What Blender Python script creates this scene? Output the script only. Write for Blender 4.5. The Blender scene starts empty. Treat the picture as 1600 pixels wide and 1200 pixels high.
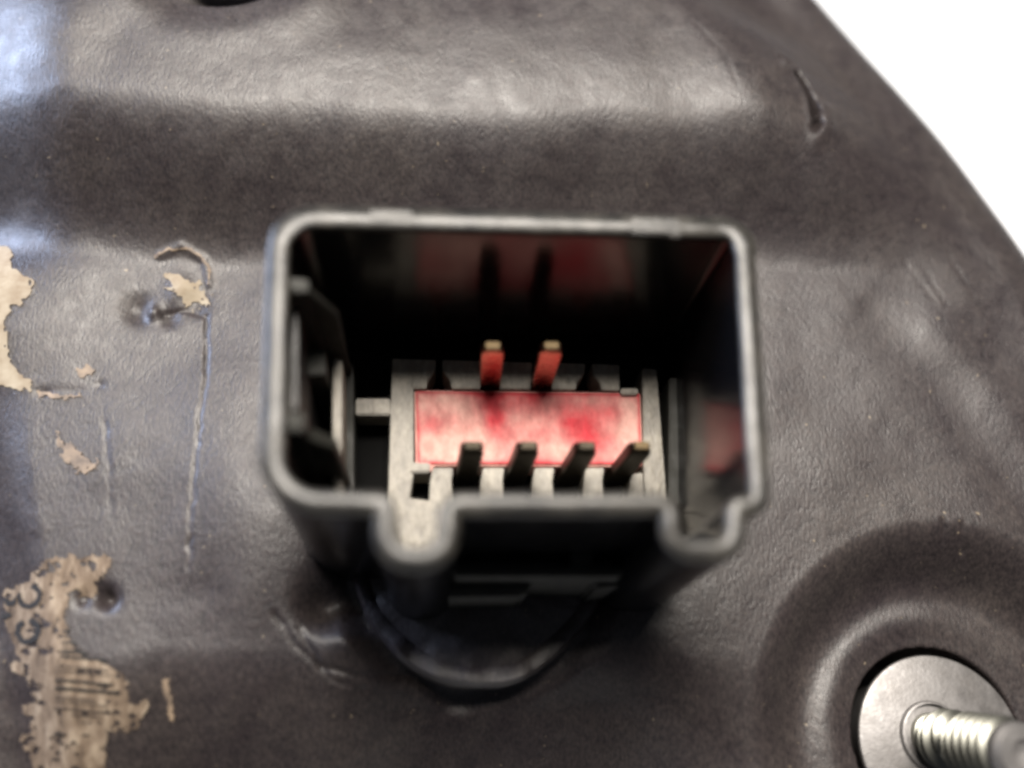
import bpy, bmesh, math, random
import numpy as np
from mathutils import Vector, Matrix
random.seed(4); rng = np.random.RandomState(4)
sc = bpy.context.scene
sc.unit_settings.scale_length = 0.01          # 1 unit = 1 cm

# ------------------------------------------------------------------ camera
F = 1300.0                                     # focal length in pixels of a 1600 wide frame
def nrm(v): v = np.array(v, float); return v / np.linalg.norm(v)
n_c = nrm((-120, 550, F))                      # world -Z seen in camera axes (right, down, forward)
Z_c = -n_c
X_c = nrm(np.array((1, .014, .0864)) - n_c * np.dot(n_c, (1, .014, .0864)))
Y_c = np.cross(Z_c, X_c)
M = np.array([X_c, Y_c, Z_c])                  # rows: world axes in camera coords; M @ v_c = world vector
ZR = 2.1                                       # height of the connector rim above the housing
D0 = 5.5
def ray(px, py): return M @ np.array(((px - 800) / F, (py - 600) / F, 1.0))
CAM = np.array((0, 0, ZR)) - D0 * ray(805, 560)
def P(px, py, z=0.0):
    r = ray(px, py); t = (z - CAM[2]) / r[2]; p = CAM + r * t
    return Vector((p[0], p[1], z))
def proj(x, y, z):
    q = np.stack([x - CAM[0], y - CAM[1], z - CAM[2]], -1) @ M
    return 800 + F * q[..., 0] / q[..., 2], 600 + F * q[..., 1] / q[..., 2]
cd = bpy.data.cameras.new('camera'); cam = bpy.data.objects.new('camera', cd)
sc.collection.objects.link(cam); sc.camera = cam
cd.sensor_width = 36; cd.lens = 36 * F / 1600; cd.clip_start = .05; cd.clip_end = 500
right, down, fwd = (M @ np.array(v) for v in ((1., 0, 0), (0, 1., 0), (0, 0, 1.)))
mw = Matrix([list(right) + [0], list(-down) + [0], list(-fwd) + [0], [0, 0, 0, 1]]).transposed()
mw.translation = Vector(CAM); cam.matrix_world = mw
cd.dof.use_dof = True
cd.dof.focus_distance = 7.5
cd.dof.aperture_fstop = cd.lens * 1e-3 / (2 * .155)
# ------------------------------------------------------------------ light
w = bpy.data.worlds.new('World'); sc.world = w; w.use_nodes = True
w.node_tree.nodes['Background'].inputs[0].default_value = (.80, .86, 1, 1)
w.node_tree.nodes['Background'].inputs[1].default_value = .055
def area(name, d, dist, size, power, col, tgt=(0, 0, 0)):
    l = bpy.data.lights.new(name, 'AREA'); l.shape = 'RECTANGLE'; l.size, l.size_y = size
    l.energy = power; l.color = col
    o = bpy.data.objects.new(name, l); sc.collection.objects.link(o)
    d = Vector(d).normalized(); o.location = Vector(tgt) + d * dist
    o.rotation_euler = (-d).to_track_quat('-Z', 'Y').to_euler()
    return o
area('window_light', (-.03, .43, 1), 60, (34, 21), 82000, (1, .93, .84))
area('side_window_light', (-1, .55, .26), 60, (24, 30), 50000, (.60, .72, 1))
sc.view_settings.view_transform = 'Standard'; sc.view_settings.look = 'None'
sc.view_settings.exposure = 0.0; sc.view_settings.gamma = 1
sc.render.engine = 'CYCLES'
sc.cycles.use_denoising = True
sc.cycles.pixel_filter_type = 'GAUSSIAN'; sc.cycles.filter_width = 3.5
sc.cycles.max_bounces = 8

# ------------------------------------------------------------------ materials
def mat(name, col, rough=.5, metal=0, spec=.5, build=None):
    m = bpy.data.materials.new(name); m.use_nodes = True
    nt = m.node_tree; b = nt.nodes['Principled BSDF']
    b.inputs['Base Color'].default_value = (*col, 1); b.inputs['Roughness'].default_value = rough
    b.inputs['Metallic'].default_value = metal; b.inputs['Specular IOR Level'].default_value = spec
    if build: build(nt, b)
    return m
def N(nt, t, **k):
    n = nt.nodes.new(t)
    for a, v in k.items():
        if a[0] == '_': setattr(n, a[1:], v)
        else: n.inputs[a.replace('__', ' ')].default_value = v
    return n
def coord(nt, rot=(0, 0, 0), scale=(1, 1, 1)):
    t = N(nt, 'ShaderNodeTexCoord'); mp = N(nt, 'ShaderNodeMapping')
    mp.inputs['Rotation'].default_value = rot; mp.inputs['Scale'].default_value = scale
    nt.links.new(t.outputs['Object'], mp.inputs[0]); return mp.outputs[0]
def noise(nt, vec, scale, detail=4, rough=.6):
    n = N(nt, 'ShaderNodeTexNoise', Scale=scale, Detail=detail, Roughness=rough)
    nt.links.new(vec, n.inputs['Vector']); return n.outputs['Fac']
def ramp(nt, fac, stops):
    r = N(nt, 'ShaderNodeValToRGB'); e = r.color_ramp.elements
    while len(e) < len(stops): e.new(.5)
    for q, (p_, c) in zip(e, stops):
        q.position = p_; q.color = (*c, 1) if len(c) == 3 else (*c[:3], c[3])
    nt.links.new(fac, r.inputs[0]); return r.outputs[0]
def mixc(nt, fac, a, b, mode='MIX'):
    m = N(nt, 'ShaderNodeMix', _data_type='RGBA', _blend_type=mode)
    for s, v in ((0, fac), (6, a), (7, b)):
        if hasattr(v, 'links'): nt.links.new(v, m.inputs[s])
        else: m.inputs[s].default_value = v
    return m.outputs[2]
def bump(nt, b, hs, dist):
    prev = None
    for h, st, d in hs:
        q = N(nt, 'ShaderNodeBump', Strength=st, Distance=d)
        nt.links.new(h, q.inputs['Height'])
        if prev: nt.links.new(prev, q.inputs['Normal'])
        prev = q.outputs[0]
    nt.links.new(prev, b.inputs['Normal'])
def hide_nodes(nt, b):          # moulded foam skin, fine pebble grain
    v = coord(nt); vs = coord(nt, (0, 0, math.radians(32)), (1.7, .75, 1))
    big = noise(nt, v, .9, 5, .6); mid = noise(nt, v, 5, 5, .65); fine = noise(nt, vs, 26, 3, .6)
    c = ramp(nt, big, [(.3, (.027, .0215, .0245)), (.7, (.046, .0395, .040))])
    c2 = ramp(nt, mid, [(.30, (.85, .84, .86)), (.62, (1.12, 1.1, 1.06))])
    c = mixc(nt, 1.0, c, c2, 'MULTIPLY')
    f2 = ramp(nt, fine, [(.35, (.62, .62, .63)), (.68, (1.55, 1.5, 1.42))])
    c = mixc(nt, 1.0, c, f2, 'MULTIPLY')
    sp = ramp(nt, noise(nt, v, 14, 2, .5), [(.735, (0, 0, 0)), (.79, (1, 1, 1))])
    c = mixc(nt, sp, c, (.26, .21, .15, 1))
    nt.links.new(c, b.inputs['Base Color'])
    r = ramp(nt, mid, [(.3, (.36,) * 3), (.7, (.52,) * 3)]); nt.links.new(r, b.inputs['Roughness'])
    vo = N(nt, 'ShaderNodeTexVoronoi', Scale=17); nt.links.new(vs, vo.inputs['Vector'])
    bump(nt, b, [(vo.outputs['Distance'], .06, .012), (fine, .55, .011), (mid, .2, .03)], 0)
HIDE = mat('moulded_skin', (.06, .055, .05), .55, spec=.62, build=hide_nodes)
def plas(bs, sc_, lo, hi, streak=0):
    def f(nt, b):
        v = coord(nt, (0, 0, math.radians(-28)), (1, .22 if streak else 1, 1)); n1 = noise(nt, v, sc_, 5, .6); n2 = noise(nt, v, sc_ * 5, 3, .6)
        nt.links.new(ramp(nt, n1, [(.3, (lo,) * 3), (.7, (hi,) * 3)]), b.inputs['Roughness'])
        bump(nt, b, [(n1, bs, .02), (n2, bs, .008)], 0)
    return f
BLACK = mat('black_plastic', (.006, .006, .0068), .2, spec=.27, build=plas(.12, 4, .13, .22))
def rim_nodes(nt, b):
    plas(.35, 3, .26, .42)(nt, b); v = coord(nt)
    c = ramp(nt, noise(nt, v, 4, 6, .7), [(.38, (.010, .0098, .0095)), (.72, (.07, .064, .054))]); nt.links.new(c, b.inputs['Base Color'])
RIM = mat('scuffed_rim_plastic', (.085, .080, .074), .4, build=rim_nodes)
DARK = mat('dull_black_plastic', (.022, .022, .018), .6, build=plas(.4, 5, .5, .8))
INNER = mat('satin_black_plastic', (.014, .0135, .014), .42, build=plas(.3, 4, .34, .5))
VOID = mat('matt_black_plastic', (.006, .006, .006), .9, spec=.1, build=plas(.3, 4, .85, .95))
def head_nodes(nt, b):
    v = coord(nt, (0, 0, math.radians(-25)), (1, .45, 1)); a = noise(nt, v, 20, 4, .6); g = noise(nt, coord(nt), 3, 4, .6)
    c = ramp(nt, a, [(.3, (.22, .20, .17)), (.7, (.42, .385, .32))])
    c = mixc(nt, ramp(nt, g, [(.35, (0, 0, 0)), (.7, (.5,) * 3)]), c, (.11, .10, .085, 1))
    nt.links.new(c, b.inputs['Base Color']); bump(nt, b, [(a, .6, .02)], 0)
HEAD = mat('sheen_pale_plastic', (.2, .19, .17), .45, build=head_nodes)  # cream base colour carries the bright sheen of strongly lit black plastic
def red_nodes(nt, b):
    at = N(nt, 'ShaderNodeAttribute', _attribute_name='red_glare_mix')
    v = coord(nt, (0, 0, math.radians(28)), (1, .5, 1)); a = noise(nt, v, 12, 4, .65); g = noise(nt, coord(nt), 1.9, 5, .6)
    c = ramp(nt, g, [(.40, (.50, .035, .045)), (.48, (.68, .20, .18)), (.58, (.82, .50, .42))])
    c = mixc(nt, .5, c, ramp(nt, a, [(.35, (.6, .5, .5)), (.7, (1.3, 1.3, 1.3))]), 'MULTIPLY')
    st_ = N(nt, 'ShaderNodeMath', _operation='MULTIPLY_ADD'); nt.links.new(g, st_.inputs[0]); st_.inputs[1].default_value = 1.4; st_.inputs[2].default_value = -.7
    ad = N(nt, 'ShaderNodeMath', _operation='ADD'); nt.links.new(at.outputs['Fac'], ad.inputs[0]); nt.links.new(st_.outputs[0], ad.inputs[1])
    c = ramp(nt, ad.outputs[0], [(.0, (.76, .42, .36)), (.30, (.66, .20, .19)), (.58, (.62, .045, .06)), (.95, (.32, .008, .015))])  # pink end of the ramp holds the glare on the red plastic
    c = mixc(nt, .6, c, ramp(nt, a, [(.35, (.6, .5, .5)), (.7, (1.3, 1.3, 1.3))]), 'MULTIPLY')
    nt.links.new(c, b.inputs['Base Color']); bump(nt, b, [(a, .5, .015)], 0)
RED = mat('red_seal_plastic', (.5, .05, .05), .5, spec=.14, build=red_nodes)
DPIN = mat('pin_metal_dark_reflection', (.030, .025, .018), .45, .9, build=plas(.3, 12, .36, .5))  # same metal, dark wall reflection put into the lower pins' colour
BRASS = mat('pin_metal_red_reflection', (.50, .20, .145), .2, 1, build=plas(.3, 12, .18, .34))  # reflection of the red insert put into the upper pins' colour
TIP = mat('bare_brass', (.10, .072, .038), .55, .8)
def steel_nodes(nt, b):
    v = coord(nt); a = noise(nt, v, 3.2, 6, .6)
    nt.links.new(ramp(nt, a, [(.3, (.20, .19, .185)), (.7, (.34, .33, .33))]), b.inputs['Base Color'])
    nt.links.new(ramp(nt, noise(nt, v, 9, 4, .6), [(.3, (.42,) * 3), (.7, (.6,) * 3)]), b.inputs['Roughness'])
    bump(nt, b, [(noise(nt, v, 30, 3, .6), .25, .01)], 0)
STEEL = mat('dull_zinc_steel', (.5, .5, .5), .5, .75, build=steel_nodes)
THREAD = mat('bright_thread_steel', (.27, .27, .24), .38, 1)
def paper_nodes(nt, b):
    vs = coord(nt, (0, 0, math.radians(32)), (1.6, .5, 1)); a = noise(nt, vs, 7, 5, .65)
    nt.links.new(ramp(nt, a, [(.32, (.085, .062, .047)), (.5, (.20, .15, .11)), (.70, (.38, .31, .235))]), b.inputs['Base Color'])
    bump(nt, b, [(a, .5, .03)], 0)
PAPER = mat('aged_label_paper', (.4, .33, .25), .85, spec=.2, build=paper_nodes)
CREAM = mat('cream_adhesive', (.50, .43, .32), .8, spec=.2, build=lambda nt, b: nt.links.new(ramp(nt, noise(nt, coord(nt), 6, 5, .6), [(.3, (.26, .20, .14)), (.7, (.44, .385, .30))]), b.inputs['Base Color']))
GLUE = mat('tan_glue_film', (.20, .16, .12), .6, build=lambda nt, b: nt.links.new(ramp(nt, noise(nt, coord(nt), 8, 5, .6), [(.35, (.13, .10, .08)), (.7, (.36, .27, .19))]), b.inputs['Base Color']))
INK = mat('black_ink', (.018, .016, .015), .7)
FADED = mat('faded_ink', (.055, .042, .035), .7)
NAVY = mat('blue_black_plug', (.010, .012, .022), .35)
WHITE = mat('white_table', (.86, .88, .86), .7, build=lambda nt, b: nt.links.new(ramp(nt, noise(nt, coord(nt), .2, 3), [(.3, (.84, .86, .85)), (.7, (.9, .9, .9))]), b.inputs['Base Color']))

# ------------------------------------------------------------------ helpers
def link(name, me, m, parent=None, smooth=40):
    o = bpy.data.objects.new(name, me); sc.collection.objects.link(o)
    if m: me.materials.append(m)
    if smooth:
        me.polygons.foreach_set('use_smooth', [True] * len(me.polygons)); me.set_sharp_from_angle(angle=math.radians(smooth))
    if parent:
        o.parent = parent
        root = parent
        while root.parent: root = root.parent
        if parent is root and parent.type == 'EMPTY':
            me.transform(Matrix.Translation(-root.location))
        else:
            me.transform(Matrix.Translation(-root.location if root.type == 'EMPTY' else Vector()))
    return o
def pydata(vs, fs):
    me = bpy.data.meshes.new('m'); me.from_pydata([tuple(v) for v in vs], [], fs); me.validate(); return me
def tag(o, label=None, cat=None, group=None, kind=None):
    for k, v in (('label', label), ('category', cat), ('group', group), ('kind', kind)):
        if v: o[k] = v
    return o
def thing(name, loc, label, cat, group=None):
    o = bpy.data.objects.new(name, None); sc.collection.objects.link(o); o.location = loc; o.empty_display_size = .3
    return tag(o, label, cat, group)
def prism(name, pts, z0, z1, m, parent, bev=.012, smooth=30):
    """closed outline (list of xy) extruded z0..z1 with bevelled edges"""
    bm = bmesh.new(); a = [bm.verts.new((p[0], p[1], z0)) for p in pts]; b = [bm.verts.new((p[0], p[1], z1)) for p in pts]
    n = len(pts); bm.faces.new(a[::-1]); bm.faces.new(b)
    for i in range(n): bm.faces.new((a[i], a[(i + 1) % n], b[(i + 1) % n], b[i]))
    bmesh.ops.recalc_face_normals(bm, faces=bm.faces)
    if bev: bmesh.ops.bevel(bm, geom=list(bm.edges), offset=bev, segments=2, affect='EDGES', clamp_overlap=True)
    me = bpy.data.meshes.new(name); bm.to_mesh(me); bm.free(); return link(name, me, m, parent, smooth)
def pxprism(name, pp, z0, z1, m, parent, zref=None, bev=.012):
    zr = z1 if zref is None else zref
    return prism(name, [P(x, y, zr)[:2] for x, y in pp], z0, z1, m, parent, bev)
def rect(x0, y0, x1, y1): return [(x0, y0), (x1, y0), (x1, y1), (x0, y1)]
def fillet(pts, seg=7):
    out = []; n = len(pts)
    for i, (p, r) in enumerate(pts):
        a = pts[i - 1][0]; b = pts[(i + 1) % n][0]; p = Vector(p[:2]); a = Vector(a[:2]); b = Vector(b[:2])
        d1 = (a - p).normalized(); d2 = (b - p).normalized(); ang = d1.angle(d2) / 2
        t = min(r / math.tan(ang), (a - p).length * .49, (b - p).length * .49); r = t * math.tan(ang)
        c = p + (d1 + d2).normalized() * (r / math.sin(ang)); s = p + d1 * t; e = p + d2 * t
        a0 = math.atan2(*(s - c).yx); a1 = math.atan2(*(e - c).yx); da = (a1 - a0 + math.pi) % (2 * math.pi) - math.pi
        for k in range(seg + 1):
            q = a0 + da * k / seg; out.append(c + Vector((math.cos(q), math.sin(q))) * r)
    return out
def resample(pts, step):
    out = []
    for i, p in enumerate(pts):
        q = pts[(i + 1) % len(pts)]; k = max(1, int((q - p).length / step))
        for j in range(k): out.append(p.lerp(q, j / k))
    return out

# value noise
_T = rng.rand(64, 64)
def vn(x, y):
    xi = np.floor(x).astype(int); yi = np.floor(y).astype(int); fx = x - xi; fy = y - yi
    fx = fx * fx * fx * (fx * (fx * 6 - 15) + 10); fy = fy * fy * fy * (fy * (fy * 6 - 15) + 10)
    a = _T[xi % 64, yi % 64]; b = _T[(xi + 1) % 64, yi % 64]; c = _T[xi % 64, (yi + 1) % 64]; d = _T[(xi + 1) % 64, (yi + 1) % 64]
    return (a * (1 - fx) + b * fx) * (1 - fy) + (c * (1 - fx) + d * fx) * fy - .5
def ss(a, b, x):
    t = np.clip((x - a) / (b - a), 0, 1); return t * t * (3 - 2 * t)
def pld(u, v, pts):
    best = np.full(np.shape(u), 1e9)
    for (x0, y0), (x1, y1) in zip(pts[:-1], pts[1:]):
        dx, dy = x1 - x0, y1 - y0; t = np.clip(((u - x0) * dx + (v - y0) * dy) / (dx * dx + dy * dy), 0, 1)
        best = np.minimum(best, np.hypot(u - x0 - t * dx, v - y0 - t * dy))
    return best
def G(d, s): return np.exp(-(d / s) ** 2)
# silhouette of the moulding: signed distance (cm) to its edge, in the z = 0 plane
EDGE = [P(x, y, 0) for x, y in ((1060, -330), (1220, -150), (1350, -10), (1432, 88), (1530, 196), (1622, 310), (1702, 426), (1755, 560), (1830, 710), (1895, 880), (1935, 1150), (1945, 1500))]
for _ in range(3):     # round the polyline off
    EDGE = [EDGE[0]] + [q_ for a_, b_ in zip(EDGE[:-1], EDGE[1:]) for q_ in (a_.lerp(b_, .25), a_.lerp(b_, .75))] + [EDGE[-1]]
def edge_dist(x, y):
    best = np.full(np.shape(x), 1e9); side = np.zeros(np.shape(x))
    for p, q in zip(EDGE[:-1], EDGE[1:]):
        dx, dy = q.x - p.x, q.y - p.y; L = dx * dx + dy * dy
        t = np.clip(((x - p.x) * dx + (y - p.y) * dy) / L, 0, 1)
        d = np.hypot(x - p.x - t * dx, y - p.y - t * dy); cr = dx * (y - p.y) - dy * (x - p.x)
        m = d < best; best = np.where(m, d, best); side = np.where(m, -np.sign(cr), side)
    return best * side
def jag(x, a, f, s): return a * vn(x * f + s, x * 0 + s * 1.7)
def height(x, y):
    u, v = proj(x, y, np.zeros_like(x))
    h = .06 * vn(x * .7 + 3, y * .7 + 9) * 2 + .03 * vn(x * 1.6 + 5, y * 1.6) + .005 * vn(x * 5, y * 5 + 7)
    # upper bead: slope faces the camera
    c = v + 18 * np.sin(u / 330. + 2.2) + 14 * vn(u / 130., v * 0 + 2) - 22 * ss(1050, 1400, u)
    h += (.74 * ss(412, 222, c) + .06 * ss(300, 120, c)) * ss(.7, 3.0, edge_dist(x, y)) + .02 * G(c - 190, 60)
    h -= .16 * ss(120, -40, c)
    # dip around the hole at the top
    r = np.hypot(u - 372, (v + 6) * 1.15)
    h -= .5 * ss(124, 104, r); h += .05 * G(r - 170, 40)
    # left shoulders
    h -= .95 * ss(190, -190, u + .12 * v) * ss(460, 300, v)
    h -= .28 * ss(75, -60, u - 60 * ss(650, 1150, v) + 25) * ss(540, 760, v)
    # hump left of the connector foot, and the pocket round the grommet
    gx = P(750, 850, 0); gr = np.hypot(x - gx.x, y - gx.y)
    h += .20 * G(np.hypot((u - 425) / 120., (v - 800) / 190.), 1)
    lip = ss(1.36, 1.13, gr + .10 * vn(x * 3, y * 3))
    h -= lip * (.15 + .06 * ss(640, 480, u))
    h += .03 * G(gr - 1.5, .2) * ss(900, 1000, v) * ss(780, 500, u)
    h -= .22 * G(np.hypot((u - 505) / 34., (v - 945) / 32.), 1)
    h += .09 * G(np.hypot((u - 560) / 52., (v - 1000) / 30.), 1)
    # falls away below the connector
    h -= .30 * ss(975, 1120, v + 10 * vn(u / 70., v * 0 + 5)) * ss(500, 680, u) * ss(1120, 960, u)
    h -= .85 * ss(1010, 1340, v + 14 * vn(u / 90., v * 0)) * ss(-200, 300, u) * ss(1300, 1000, u)
    # pocket and boss of the stud
    bx = P(1474, 1160, -.40); br = np.hypot(x - bx.x, y - bx.y); th = np.arctan2(y - bx.y, x - bx.x)
    h -= .52 * ss(1.95, 1.22, br + .12 * np.cos(th - 2.3))
    h += .07 * G(br - 1.04, .24) * (1 + .7 * np.cos(th - 2.9)); h += .004 * G(br - .83, .03)
    h -= 1.3 * ss(.79, .765, br)
    # shallow fold down the right side
    d = pld(u, v, [(1375, 490), (1470, 600), (1560, 730), (1640, 840)]); h -= .035 * G(d, 44); h += .012 * G(pld(u, v, [(1450, 520), (1560, 640), (1640, 760)]), 26)
    # split, creases and removed label outline
    wob = 5 * vn(u / 14., v / 14.)
    for pts, dep, wd in (
        ([(1190, 150), (1207, 154), (1216, 172), (1228, 190)], .10, 4), ([(1216, 172), (1234, 212), (1240, 248)], .24, 5),
        ([(1240, 232), (1236, 258)], .16, 6),
        ([(1050, 118), (1092, 165), (1113, 222)], .004, 3.), ([(1135, 190), (1128, 235)], .004, 3),
        ([(322, 492), (321, 600), (312, 690), (304, 770), (297, 890)], .024, 3.2), ([(322, 492), (290, 480), (250, 488)], .02, 4),
        ([(160, 625), (168, 700), (178, 820)], .009, 4), ([(60, 612), (110, 610), (155, 600)], .014, 7),
        ([(540, 965), (590, 985), (650, 1000), (700, 1018), (740, 1024)], .03, 5), ([(470, 985), (500, 1040), (560, 1056), (640, 1050)], .03, 4),
        ([(430, 960), (465, 1010), (520, 1062), (570, 1078)], .025, 5),
        ([(1405, 405), (1455, 470)], .004, 3.5), ([(1480, 400), (1520, 470)], .008, 3.5), ([(1440, 420), (1475, 480)], .003, 3.5),
        ([(1470, 815), (1478, 845)], .03, 4), ([(1500, 820), (1512, 856)], .02, 5)):
        dd = pld(u + wob, v + wob * .6, pts); k_ = .62 + 1.1 * vn(u / 23. + wd, v / 23.); h -= dep * k_ * G(dd, wd); h += dep * .04 * G(dd - wd * 2.4, wd)
    h += .045 * G(pld(u, v, [(1262, 222), (1260, 256), (1240, 276)]), 12) * .6
    for (a, b, s, k) in ((213, 480, 22, -.07), (262, 492, 15, -.04), (238, 486, 11, .05), (300, 470, 20, -.05), (285, 452, 22, .05), (166, 935, 14, -.13), (128, 935, 12, -.05), (150, 925, 18, -.03), (1196, 162, 10, .04)):
        h += k * G(np.hypot(u - a, v - b), s)
    h += .02 * G(pld(u, v, [(250, 398), (285, 386), (318, 404), (326, 440)]), 6)
    # right edge roll-off with folds
    e = edge_dist(x, y); R = .95; h *= .25 + .75 * ss(.1, 1.5, e); q = np.clip(R - e, 0, R * .9985) / R
    h -= R * (1 - np.sqrt(1 - q * q)) + np.clip(-e, 0, 9) * 12
    return h
def H(x, y): return float(height(np.array([x], float), np.array([y], float))[0])

# ------------------------------------------------------------------ setting
me = pydata([(-150, -150, -14), (150, -150, -14), (150, 150, -14), (-150, 150, -14)], [(0, 1, 2, 3)])
tag(link('white_tabletop', me, WHITE, smooth=0), kind='structure')

# ------------------------------------------------------------------ housing
c = [P(x, y, 0) for x, y in ((-140, -160), (1960, -160), (1960, 1330), (-140, 1330))]
x0, x1 = min(p.x for p in c), max(p.x for p in c); y0, y1 = min(p.y for p in c), max(p.y for p in c)
st = .0165
gx, gy = np.meshgrid(np.arange(x0, x1, st), np.arange(y0, y1, st)); ny, nx = gx.shape
e = edge_dist(gx, gy); gz = height(gx, gy); keep = e > -.12
gz = np.maximum(gz, -3.2)
fx = (keep[:-1, :-1] & keep[1:, :-1] & keep[:-1, 1:] & keep[1:, 1:])
idx = np.arange(nx * ny).reshape(ny, nx)
quads = np.stack([idx[:-1, :-1], idx[:-1, 1:], idx[1:, 1:], idx[1:, :-1]], -1)[fx]
used = np.unique(quads); remap = -np.ones(nx * ny, int); remap[used] = np.arange(len(used)); quads = remap[quads]
co = np.stack([gx, gy, gz], -1).reshape(-1, 3)[used]
me = bpy.data.meshes.new('housing_skin'); me.vertices.add(len(co)); me.vertices.foreach_set('co', co.ravel())
me.loops.add(quads.size); me.loops.foreach_set('vertex_index', quads.ravel()); me.polygons.add(len(quads))
me.polygons.foreach_set('loop_start', np.arange(0, quads.size, 4)); me.update(calc_edges=True); me.validate()
housing = link('moulded_housing', me, HIDE, smooth=0); me.polygons.foreach_set('use_smooth', [True] * len(me.polygons))
tag(housing, 'dark grey dented moulded housing with pebbled skin that carries the socket and the stud', 'housing')
# solid flank and underside behind the curved edge
bmf = bmesh.new(); top = []; bot = []
for p in EDGE:
    top.append(bmf.verts.new((p.x - .10, p.y - .10, -1.3))); bot.append(bmf.verts.new((p.x - .3, p.y - .3, -4)))
for a, b, c_, d in zip(top[:-1], top[1:], bot[1:], bot[:-1]): bmf.faces.new((a, b, c_, d))
me = bpy.data.meshes.new('flank'); bmf.to_mesh(me); bmf.free(); link('flank', me, HIDE, housing)
# plug seen in the hole at the top
q = P(372, -42, .2)
def lathe(name, prof, m, parent, c=(0, 0, 0), n=64, smooth=35):
    vs = []; fs = []
    for r, z in prof:
        for k in range(n): a = 2 * math.pi * k / n; vs.append((c[0] + r * math.cos(a), c[1] + r * math.sin(a), c[2] + z))
    for i in range(len(prof) - 1):
        for k in range(n): fs.append((i * n + k, i * n + (k + 1) % n, (i + 1) * n + (k + 1) % n, (i + 1) * n + k))
    return link(name, pydata(vs, fs), m, parent, smooth)
pl = thing('round_plug', (q.x, q.y, .2), 'glossy blue black round plug set in the dimple at the top left edge', 'plug')
lathe('plug_cap', [(.001, .06), (.30, .07), (.36, .10), (.44, .16), (.50, .17), (.53, .13), (.54, .0), (.54, -.4)], NAVY, pl, (q.x, q.y, .36))

# ------------------------------------------------------------------ connector
root = thing('connector_socket', P(800, 800, 0), 'black plastic connector socket with scuffed open rim, brass pins and red insert', 'connector')
cen = [((435, 333), .25), ((1165, 353), .16), ((1191, 786), .15), ((1154, 790), .05), ((1154, 860), .16), ((1051, 856), .17),
       ((1048, 786), .07), ((702, 786), .08), ((700, 872), .22), ((598, 872), .22), ((602, 784), .05), ((421, 783), .32)]
ctr = resample(fillet([(P(x, y, ZR), r) for (x, y), r in cen]), .07)
def sweep(name, prof, m, parent, wall=.066, path=ctr, closed=True):
    n = len(path); vs = []; fs = []; k = len(prof)
    for i, p in enumerate(path):
        t = (path[(i + 1) % n] - path[i - 1]).normalized(); nn = Vector((t.y, -t.x))
        s = .006 * float(vn(np.array([i * .31]), np.array([1.3]))[0])
        kk = 1.14 if p.y > .9 else (.82 if p.y < -.75 else .92)
        for o, z in prof: o *= kk; vs.append((p.x + nn.x * (o + s), p.y + nn.y * (o + s), z + (s if z > 1.5 else 0)))
    for i in range(n):
        for j in range(k - 1): a = i * k + j; b = ((i + 1) % n) * k + j; fs.append((a, a + 1, b + 1, b))
    me = pydata(vs, fs); bm = bmesh.new(); bm.from_mesh(me); bmesh.ops.recalc_face_normals(bm, faces=bm.faces); bm.to_mesh(me); bm.free()
    return link(name, me, m, parent, 60)
W = .086
area_sign = sum(ctr[i - 1].x * ctr[i].y - ctr[i].x * ctr[i - 1].y for i in range(len(ctr)))
sg = 1 if area_sign > 0 else -1       # +offset = outward
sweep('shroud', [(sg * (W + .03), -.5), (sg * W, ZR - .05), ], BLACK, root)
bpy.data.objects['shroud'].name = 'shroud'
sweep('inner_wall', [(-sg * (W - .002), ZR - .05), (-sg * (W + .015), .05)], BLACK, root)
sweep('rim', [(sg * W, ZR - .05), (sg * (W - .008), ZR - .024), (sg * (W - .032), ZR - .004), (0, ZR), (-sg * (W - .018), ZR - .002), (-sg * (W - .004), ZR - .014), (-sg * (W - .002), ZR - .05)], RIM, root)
# raised moulding flash and nicks on the top rim
for a, b, y_, h_ in ((576, 646, 338, .006), (985, 1064, 351, .008), (1046, 1064, 355, .012)):
    pxprism('moulding_flash', [(a, y_ - 12), (b, y_ - 10), (b, y_ + 14), (a, y_ + 12)], ZR - .05, ZR + h_, RIM, root)
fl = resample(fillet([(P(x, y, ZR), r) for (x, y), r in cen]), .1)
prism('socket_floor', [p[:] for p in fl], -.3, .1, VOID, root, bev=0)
# gussets and keys on the left wall
def wedge(name, a, b, z0, za, zb, th, m):      # plate from a to b (xy), top edge slopes za -> zb
    a = Vector(a[:2]); b = Vector(b[:2]); t = (b - a).normalized(); nn = Vector((t.y, -t.x)) * th / 2
    vs = [(*(a + nn), z0), (*(b + nn), z0), (*(b + nn), zb), (*(a + nn), za), (*(a - nn), z0), (*(b - nn), z0), (*(b - nn), zb), (*(a - nn), za)]
    me = pydata(vs, [(0, 1, 2, 3), (7, 6, 5, 4), (3, 2, 6, 7), (1, 5, 6, 2), (0, 3, 7, 4), (0, 4, 5, 1)])
    bm = bmesh.new(); bm.from_mesh(me); bmesh.ops.recalc_face_normals(bm, faces=bm.faces); bmesh.ops.bevel(bm, geom=list(bm.edges), offset=.012, segments=2, affect='EDGES'); bm.to_mesh(me); bm.free()
    return link(name, me, m, root, 30)
a = P(448, 443, 2.02); wedge('gusset', a, a + Vector((.14, 0, 0)), .2, 2.02, 2.0, .10, DARK)
wedge('gusset', a + Vector((.14, 0, 0)), a + Vector((.30, -.01, 0)), .2, 1.95, 1.62, .06, DARK)
a = P(432, 657, 2.02); wedge('gusset', a, a + Vector((.17, 0, 0)), .2, 2.02, 2.0, .12, DARK)
wedge('gusset', a + Vector((.17, 0, 0)), a + Vector((.33, -.01, 0)), .2, 1.78, 1.6, .09, DARK)
pxprism('guide_rail', rect(448, 464, 464, 640), .1, 1.80, INNER, root)
pxprism('latch_nub', rect(470, 545, 508, 585), .2, 1.25, DARK, root)
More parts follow.
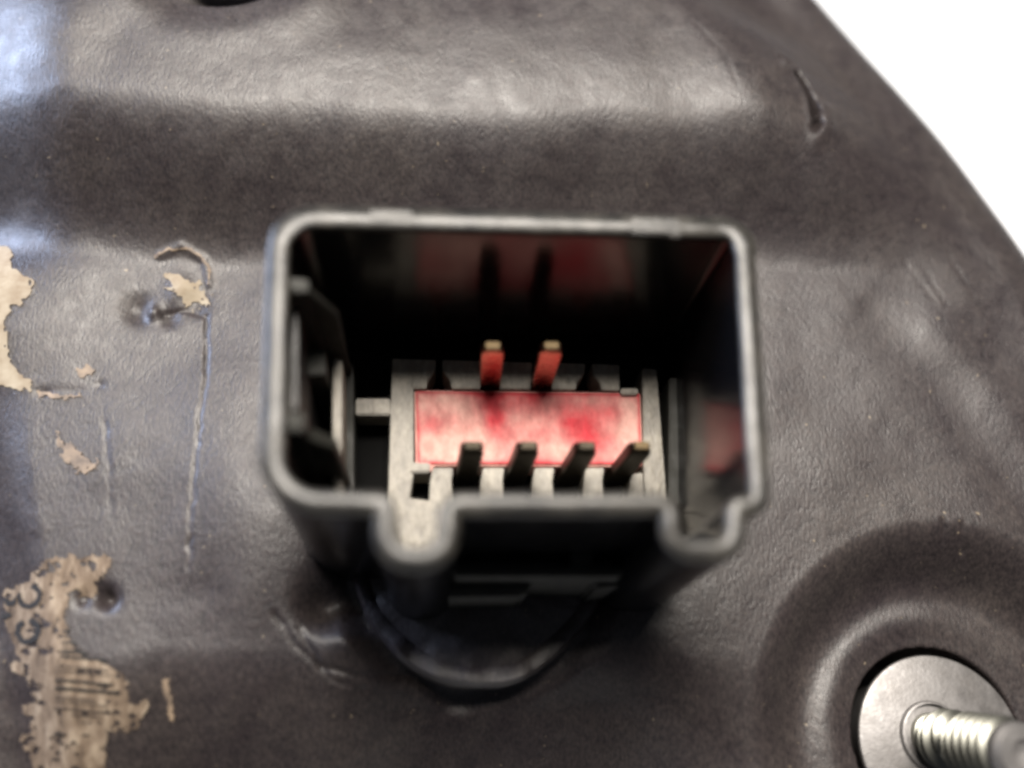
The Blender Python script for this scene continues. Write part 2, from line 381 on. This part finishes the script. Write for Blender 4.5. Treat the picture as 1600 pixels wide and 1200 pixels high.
# key rail standing in the floor, step and cross web
pxprism('key_rail', rect(520, 560, 534, 780), .2, .95, HEAD, root)
pxprism('key_rail', rect(536, 566, 552, 790), .2, .55, DARK, root)
pxprism('cross_web', rect(556, 622, 610, 648), .15, .42, HEAD, root)
# pin header with notches
ZH = .42
hx = [(613, 560), (668, 562), (672, 592), (662, 606), (706, 606), (696, 592), (692, 564),
      (750, 566), (752, 606), (782, 607), (784, 567), (832, 568), (830, 608), (862, 609), (864, 569),
      (906, 571), (908, 594), (898, 609), (940, 610), (930, 596), (926, 572), (968, 573), (968, 612), (998, 613), (998, 574),
      (1024, 576), (1042, 800), (1040, 830), (612, 870), (606, 800)]
# body of the header is a frame: outer outline minus the insert well, made as four bars
def bar(name, pp, z1=ZH, m=HEAD): return pxprism(name, pp, .1, z1, m, root, bev=.008)
hdr = bar('pin_header', [(613, 560), (646, 561), (646, 738), (640, 778), (700, 786), (700, 872), (620, 872), (606, 800)])
for pp in ([(642, 561), (681, 562), (679, 580), (668, 594), (666, 607), (642, 607)], [(691, 562), (750, 564), (751, 607), (706, 607), (704, 594), (692, 580)],
           [(782, 565), (832, 566), (829, 607), (781, 607)], [(864, 567), (915, 568), (913, 584), (902, 596), (900, 608), (863, 608)], [(925, 568), (968, 570), (968, 610), (940, 609), (938, 598), (927, 586)]):
    bar('header_tooth', pp)
for a, b, t in ((669, 706, 16), (698 + 8, 706 + 8, 0), ):
    pass
for a, b in ((676, 708), (755, 788), (836, 866), (916, 944)):
    bar('header_tooth', [(a, 731), (b, 731), (b - 3, 752), (b + 1, 800), (a - 6, 800), (a - 4, 752)], ZH - .003)
bar('header_cheek', [(1004, 575), (1026, 577), (1043, 800), (1010, 800), (1006, 735)])
bar('header_cheek', [(985, 742), (1004, 738), (1008, 800), (980, 800)], ZH - .006)
bar('header_sill', [(640, 800), (1042, 800), (1042, 830), (640, 830)], ZH - .01)
seal = pxprism('red_insert', [(647, 609), (1001, 613), (1005, 728), (676, 727), (674, 738), (650, 737)], .1, ZH - .03, RED, root, bev=.014)
# insert face: glare painted as pale pink, deeper red by pins and at right
fu, fv = np.meshgrid(np.linspace(0, 1, 90), np.linspace(0, 1, 34))
top_l = np.array(P(650, 611.5, ZH - .026)); top_r = np.array(P(999, 615.5, ZH - .026)); b_l = np.array(P(653, 724, ZH - .026)); b_r = np.array(P(1002, 725, ZH - .026))
pp = (top_l * (1 - fu[..., None]) + top_r * fu[..., None]) * (1 - fv[..., None]) + (b_l * (1 - fu[..., None]) + b_r * fu[..., None]) * fv[..., None]
me = pydata(pp.reshape(-1, 3), [(j * 90 + i, (j + 1) * 90 + i, (j + 1) * 90 + i + 1, j * 90 + i + 1) for j in range(33) for i in range(89)])
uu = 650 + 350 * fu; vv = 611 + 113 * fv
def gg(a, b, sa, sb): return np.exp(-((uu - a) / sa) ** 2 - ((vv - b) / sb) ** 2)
red_mix = .06 + .4 * gg(768, 612, 20, 30) + .35 * gg(830, 622, 22, 32) + .50 * gg(915, 660, 42, 30) + .35 * gg(955, 640, 30, 18) + .35 * gg(770, 660, 16, 30) + .3 * gg(672, 665, 18, 18) + .45 * gg(930, 700, 30, 25) - .3 * gg(690, 700, 40, 20) - .3 * gg(982, 660, 14, 30) - .2 * gg(820, 650, 30, 22)
red_mix = red_mix + .6 * np.maximum.reduce([np.exp(-(uu - 650) / 3), np.exp(-(1000 - uu) / 3), np.exp(-(vv - 611) / 4), np.exp(-(724 - vv) / 4)])
at_ = me.attributes.new('red_glare_mix', 'FLOAT', 'POINT'); at_.data.foreach_set('value', red_mix.ravel().astype(np.float32))
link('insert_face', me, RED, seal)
# little corner tabs
pxprism('corner_tab', rect(640, 722, 672, 738), .1, ZH + .02, HEAD, root)
pxprism('corner_tab', rect(970, 606, 997, 616), .1, ZH + .02, HEAD, root)
pxprism('header_flange', rect(1046, 590, 1066, 790), .1, .5, DARK, root)
# pins
def pin(b, t, zt, wx=.178, wy=.10):
    b = Vector(b); t = Vector(t); bm = bmesh.new(); rings = []
    prof = [(0, 1), (.90, 1), (.965, .86), (1, .55)]
    for s, k in prof:
        c0 = b.lerp(t, s); rings.append([bm.verts.new((c0.x + sx * wx / 2 * k, c0.y + sy * wy / 2 * (k if k == 1 else k * .9), c0.z)) for sx, sy in ((-1, -1), (1, -1), (1, 1), (-1, 1))])
    for r0, r1 in zip(rings[:-1], rings[1:]):
        for i in range(4): bm.faces.new((r0[i], r0[(i + 1) % 4], r1[(i + 1) % 4], r1[i]))
    bm.faces.new(rings[-1]); bm.faces.new(rings[0][::-1])
    bmesh.ops.bevel(bm, geom=[e for e in bm.edges], offset=.008, segments=1, affect='EDGES')
    me = bpy.data.meshes.new('pin'); bm.to_mesh(me); bm.free()
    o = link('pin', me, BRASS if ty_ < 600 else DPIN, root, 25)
    # bare cap
    c0 = b.lerp(t, 1.0); k = .56
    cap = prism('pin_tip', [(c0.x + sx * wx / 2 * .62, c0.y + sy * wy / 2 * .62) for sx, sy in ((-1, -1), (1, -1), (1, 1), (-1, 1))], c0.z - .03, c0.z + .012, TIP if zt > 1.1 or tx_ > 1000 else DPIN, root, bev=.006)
    cap.parent = o
    return o
for (bx_, by_), (tx_, ty_), zt in (((765, 606), (770, 540), 1.18), ((843, 607), (862, 540), 1.18), ((727, 748), (739, 696), 1.02), ((803, 748), (826, 696), 1.02), ((884, 750), (917, 696), 1.02), ((960, 750), (1003, 696), 1.02)):
    pin(P(bx_, by_, ZH - .2), P(tx_, ty_, zt), zt)
# lower latch housing between the two rounded keyways
def lw(x, y, z=.9): return P(x, y, z)[:2]
pxprism('latch_plate', rect(700, 812, 1036, 908), -.3, .62, INNER, root, bev=.03)
for pp in (rect(704, 815, 1036, 834), rect(762, 834, 830, 858), rect(892, 834, 926, 886), rect(976, 834, 1036, 900), rect(700, 884, 976, 900), rect(700, 834, 716, 884)):
    pxprism('latch_rib', pp, -.3, .95, DARK, root, bev=.02)
pxprism('latch_ledge', [(690, 900), (828, 896), (830, 922), (818, 930), (696, 932)], -.3, .68, DARK, root, bev=.03)
pxprism('latch_ledge', [(925, 902), (1000, 898), (1010, 910), (930, 918)], -.3, .70, DARK, root, bev=.03)
g = P(750, 850, 0)
lathe('grommet', [(0.2, .05), (.5, .05), (.65, .045), (.8, .04), (.9, .02), (.98, .0), (1.03, .03), (1.09, .03), (1.125, -.02), (1.13, -.5)], HIDE, root, (g.x, g.y, -.075), 160)
for v_ in bpy.data.objects['grommet'].data.vertices:
    a_, b_ = np.array([v_.co.x]), np.array([v_.co.y]); v_.co.z += float(.07 * vn(a_ * 2.2, b_ * 2.2)[0] + .05 * vn(a_ * 5 + 3, b_ * 5)[0] + .02 * vn(a_ * 13 + 3, b_ * 13)[0]); v_.co.x *= 1 + .06 * float(vn(a_ * 3, b_ * 3 + 9)[0]); v_.co.y *= 1 + .06 * float(vn(a_ * 3 + 7, b_ * 3)[0])

# ------------------------------------------------------------------ stud
s0 = P(1462, 1152, -.35); bz = -.40
cx = P(1474, 1164, bz)
stud = thing('threaded_stud', (cx.x, cx.y, bz), 'bright steel threaded stud rising from a round flange in the lower right corner', 'stud')
lathe('flange', [(.1, .012), (.712, .0), (.734, -.010), (.74, -.03), (.734, -.06), (.55, -.07), (.55, -.9)], STEEL, stud, (cx.x, cx.y, bz), 128)
lathe('collar', [(.27, .05), (.285, .045), (.295, .03), (.30, -.02)], STEEL, stud, (s0.x, s0.y, bz), 64)
axis = (P(1606, 1178, .76) - s0).normalized(); base = Vector((s0.x, s0.y, bz))
TILT = Matrix.Translation(base) @ Vector((0, 0, 1)).rotation_difference(axis).to_matrix().to_4x4() @ Matrix.Translation(-base)
# helical thread
def thread(c, r0, r1, z0, z1, pitch, n=56):
    vs = []; fs = []; turns = (z1 - z0) / pitch; tot = int(turns * n)
    prof = [(r0, 0), (r1, .38), (r1, .52), (r0, .9)]
    for i in range(tot + 1):
        a = 2 * math.pi * i / n; z = z0 + pitch * i / n
        fade = min(1, i / (n * .6), (tot - i) / (n * .6)) 
        for r, dz in prof: rr = r0 + (r - r0) * fade; vs.append((c[0] + rr * math.cos(a), c[1] + rr * math.sin(a), z + dz * pitch))
    for i in range(tot):
        for j in range(3): p = i * 4 + j; fs.append((p, p + 4, p + 5, p + 1))
    return pydata(vs, fs)
shank = lathe('shank', [(.2, -.1), (.2, .05), (.165, .07), (.165, .31), (.16, .33), (.165, .36), (.165, 1.02)], THREAD, None, (s0.x, s0.y, bz), 64)
tipo = lathe('stud_tip', [(.15, .99), (.200, 1.0), (.215, 1.02), (.215, 1.08), (.18, 1.12), (.10, 1.125), (.07, 1.09), (.001, 1.08)], STEEL, None, (s0.x, s0.y, bz), 64)
tipo.data.transform(TILT); tipo.data.transform(Matrix.Translation(-stud.location)); tipo.parent = stud
shank.data.transform(TILT); shank.data.transform(Matrix.Translation(-stud.location)); shank.parent = stud
for za, zb in ((.06, .34), (.38, 1.0)):
    me = thread((s0.x, s0.y), .16, .25, bz + za, bz + zb, .098); me.transform(TILT); link('thread', me, THREAD, stud, 50)

# ------------------------------------------------------------------ things stuck on the skin
def drape(name, outline, m, parent, off=.004, rag=5, step=3.0, sub=None, th=.006):
    """outline in photo pixels mapped onto the surface, ragged edge, real thickness"""
    def surf(px, py):
        z = 0.0
        for _ in range(6): p = P(px, py, z); z = H(p.x, p.y)
        return p.x, p.y, z
    xs = [p[0] for p in outline]; ys = [p[1] for p in outline]
    X, Y = np.meshgrid(np.arange(min(xs) - 8, max(xs) + 8, step), np.arange(min(ys) - 8, max(ys) + 8, step))
    jx = X + rag * 2 * vn(X / 9. + 3, Y / 9.) + rag * 1.4 * vn(X / 3.3, Y / 3.3 + 8); jy = Y + rag * 2 * vn(X / 9. + 30, Y / 9. + 11) + rag * 1.4 * vn(X / 3.3 + 9, Y / 3.3)
    ins = np.zeros(X.shape, bool); n = len(outline)
    for i in range(n):
        (ax, ay), (bx2, by2) = outline[i - 1], outline[i]
        if ay == by2: continue
        cnd = ((ay > jy) != (by2 > jy)) & (jx < (bx2 - ax) * (jy - ay) / (by2 - ay) + ax); ins ^= cnd
    if sub is not None: ins &= sub(X, Y)
    xy = np.zeros(X.shape + (3,)); z = np.zeros(X.shape)
    for _ in range(6):
        rr = np.stack([(X - 800) / F, (Y - 600) / F, np.ones_like(X)], -1) @ M.T
        t = (z - CAM[2]) / rr[..., 2]; xx = CAM[0] + rr[..., 0] * t; yy = CAM[1] + rr[..., 1] * t; z = .5 * z + .5 * height(xx, yy) if _ < 2 else height(xx, yy)
    vs = []; ids = {}; fs = []
    def vid(i, j):
        if (i, j) not in ids: ids[(i, j)] = len(vs); vs.append((xx[i, j], yy[i, j], z[i, j] + off))
        return ids[(i, j)]
    for i, j in zip(*np.nonzero(ins[:-1, :-1])): fs.append((vid(i, j), vid(i + 1, j), vid(i + 1, j + 1), vid(i, j + 1)))
    if not fs: return None
    me = pydata(vs, fs); bm = bmesh.new(); bm.from_mesh(me)
    for _ in range(2): bmesh.ops.smooth_vert(bm, verts=[v for v in bm.verts if v.is_boundary], factor=.5, use_axis_x=True, use_axis_y=True, use_axis_z=True)
    ret = bmesh.ops.extrude_face_region(bm, geom=list(bm.faces)); 
    for v in [g_ for g_ in ret['geom'] if isinstance(g_, bmesh.types.BMVert)]: v.co.z += th
    bmesh.ops.recalc_face_normals(bm, faces=bm.faces); bm.to_mesh(me); bm.free()
    return link(name, me, m, parent, 50)
def stroke(pts, wd):
    L = []; Rr = []
    for i, p in enumerate(pts):
        a = Vector(pts[max(0, i - 1)]); b = Vector(pts[min(len(pts) - 1, i + 1)]); t = (b - a).normalized(); nn = Vector((t.y, -t.x)) * wd / 2
        L.append(tuple(Vector(p) + nn)); Rr.append(tuple(Vector(p) - nn))
    return L + Rr[::-1]
def holes(x, y): return vn(x / 13. + 5, y / 8. + 2) + .6 * vn(x / 5., y / 4.) > -.36
lab = tag(drape('torn_label', [(42, 905), (78, 868), (172, 866), (176, 885), (148, 905), (160, 930), (110, 932), (100, 960), (112, 1010), (140, 1026), (192, 1050),
          (205, 1075), (200, 1098), (228, 1092), (232, 1110), (212, 1138), (178, 1140), (160, 1165), (168, 1195), (150, 1225), (52, 1225), (45, 1180), (26, 1150), (48, 1140), (34, 1100), (55, 1092), (40, 1055), (16, 1048), (28, 1010), (8, 985), (2, 925)],
          PAPER, None, sub=holes, off=.004), 'torn brown paper label with barcode remnants and a printed 3 in the lower left corner', 'label')
drape('printed_numeral', stroke([(8, 934), (14, 942), (22, 943), (27, 936), (29, 928), (31, 938), (38, 946), (47, 948), (56, 944), (62, 935), (62, 925), (56, 917), (50, 913)], 9), INK, lab, off=.013, rag=1, step=1.3, th=.004)
drape('printed_numeral', stroke([(46, 968), (56, 974), (61, 985), (57, 996), (46, 1003), (35, 1000), (28, 990), (30, 978), (38, 971)], 10), INK, lab, off=.013, rag=1, step=1.3, th=.004)
drape('printed_numeral', stroke([(2, 962), (10, 963), (18, 959)], 8), INK, lab, off=.013, rag=1, step=1.3, th=.004)
for y_, a, b, wd, m in ((985, 98, 108, 4, INK), (994, 97, 114, 3, INK), (1003, 96, 120, 4, INK), (1010, 97, 128, 3, FADED), (1017, 96, 134, 5, INK), (1025, 94, 165, 5, INK), (1040, 88, 170, 3, FADED), (1047, 88, 175, 3, FADED), (1062, 86, 178, 5, INK),
                       (1074, 86, 188, 6, INK), (1089, 86, 150, 4, FADED), (1096, 90, 170, 3, FADED), (1106, 84, 168, 4, FADED), (1116, 110, 160, 3, FADED), (1146, 84, 104, 5, INK), (1148, 128, 140, 5, FADED), (1186, 82, 94, 5, INK)):
    drape('barcode_bar', stroke([(a, y_), ((a + b) / 2, y_ + (b - a) * .04), (b, y_ + (b - a) * .09)], wd), m, lab, off=.013, rag=.6, step=1.5, th=.003)
tag(drape('adhesive_patch', [(-30, 380), (16, 384), (22, 420), (52, 436), (40, 470), (18, 480), (6, 500), (14, 560), (30, 582), (50, 598), (46, 612), (-5, 604), (-30, 600)], CREAM, None, rag=4),
    'pale cream glue patch at the left edge level with the socket', 'residue')
tag(drape('adhesive_patch', [(56, 608), (90, 616), (128, 612), (126, 620), (90, 624), (60, 620)], GLUE, None, rag=4), 'thin tan glue streak just right of the cream patch', 'residue')
tag(drape('adhesive_patch', [(122, 572), (146, 570), (148, 586), (120, 590)], GLUE, None, rag=4), 'tiny tan glue fleck above the thin glue streak', 'residue')
tag(drape('adhesive_patch', [(84, 672), (104, 690), (124, 706), (150, 720), (150, 735), (122, 735), (96, 706)], GLUE, None, rag=8), 'broken tan glue trail midway between cream patch and paper label', 'residue')
tag(drape('adhesive_patch', [(248, 418), (276, 422), (290, 440), (318, 446), (326, 470), (312, 486), (302, 474), (284, 470), (262, 440)], CREAM, None, rag=9), 'whitish crumbly glue on the dented knob left of the socket', 'residue')
tag(drape('adhesive_patch', stroke([(240, 402), (262, 390), (290, 388), (312, 398), (325, 418), (327, 446)], 5), GLUE, None, rag=2, step=2), 'thin curved tan glue line arching over the whitish crumbs', 'residue')
tag(drape('adhesive_patch', stroke([(258, 1060), (263, 1090), (267, 1124)], 9), GLUE, None, rag=3, step=2), 'narrow upright orange tan sliver right of the barcode label', 'residue')
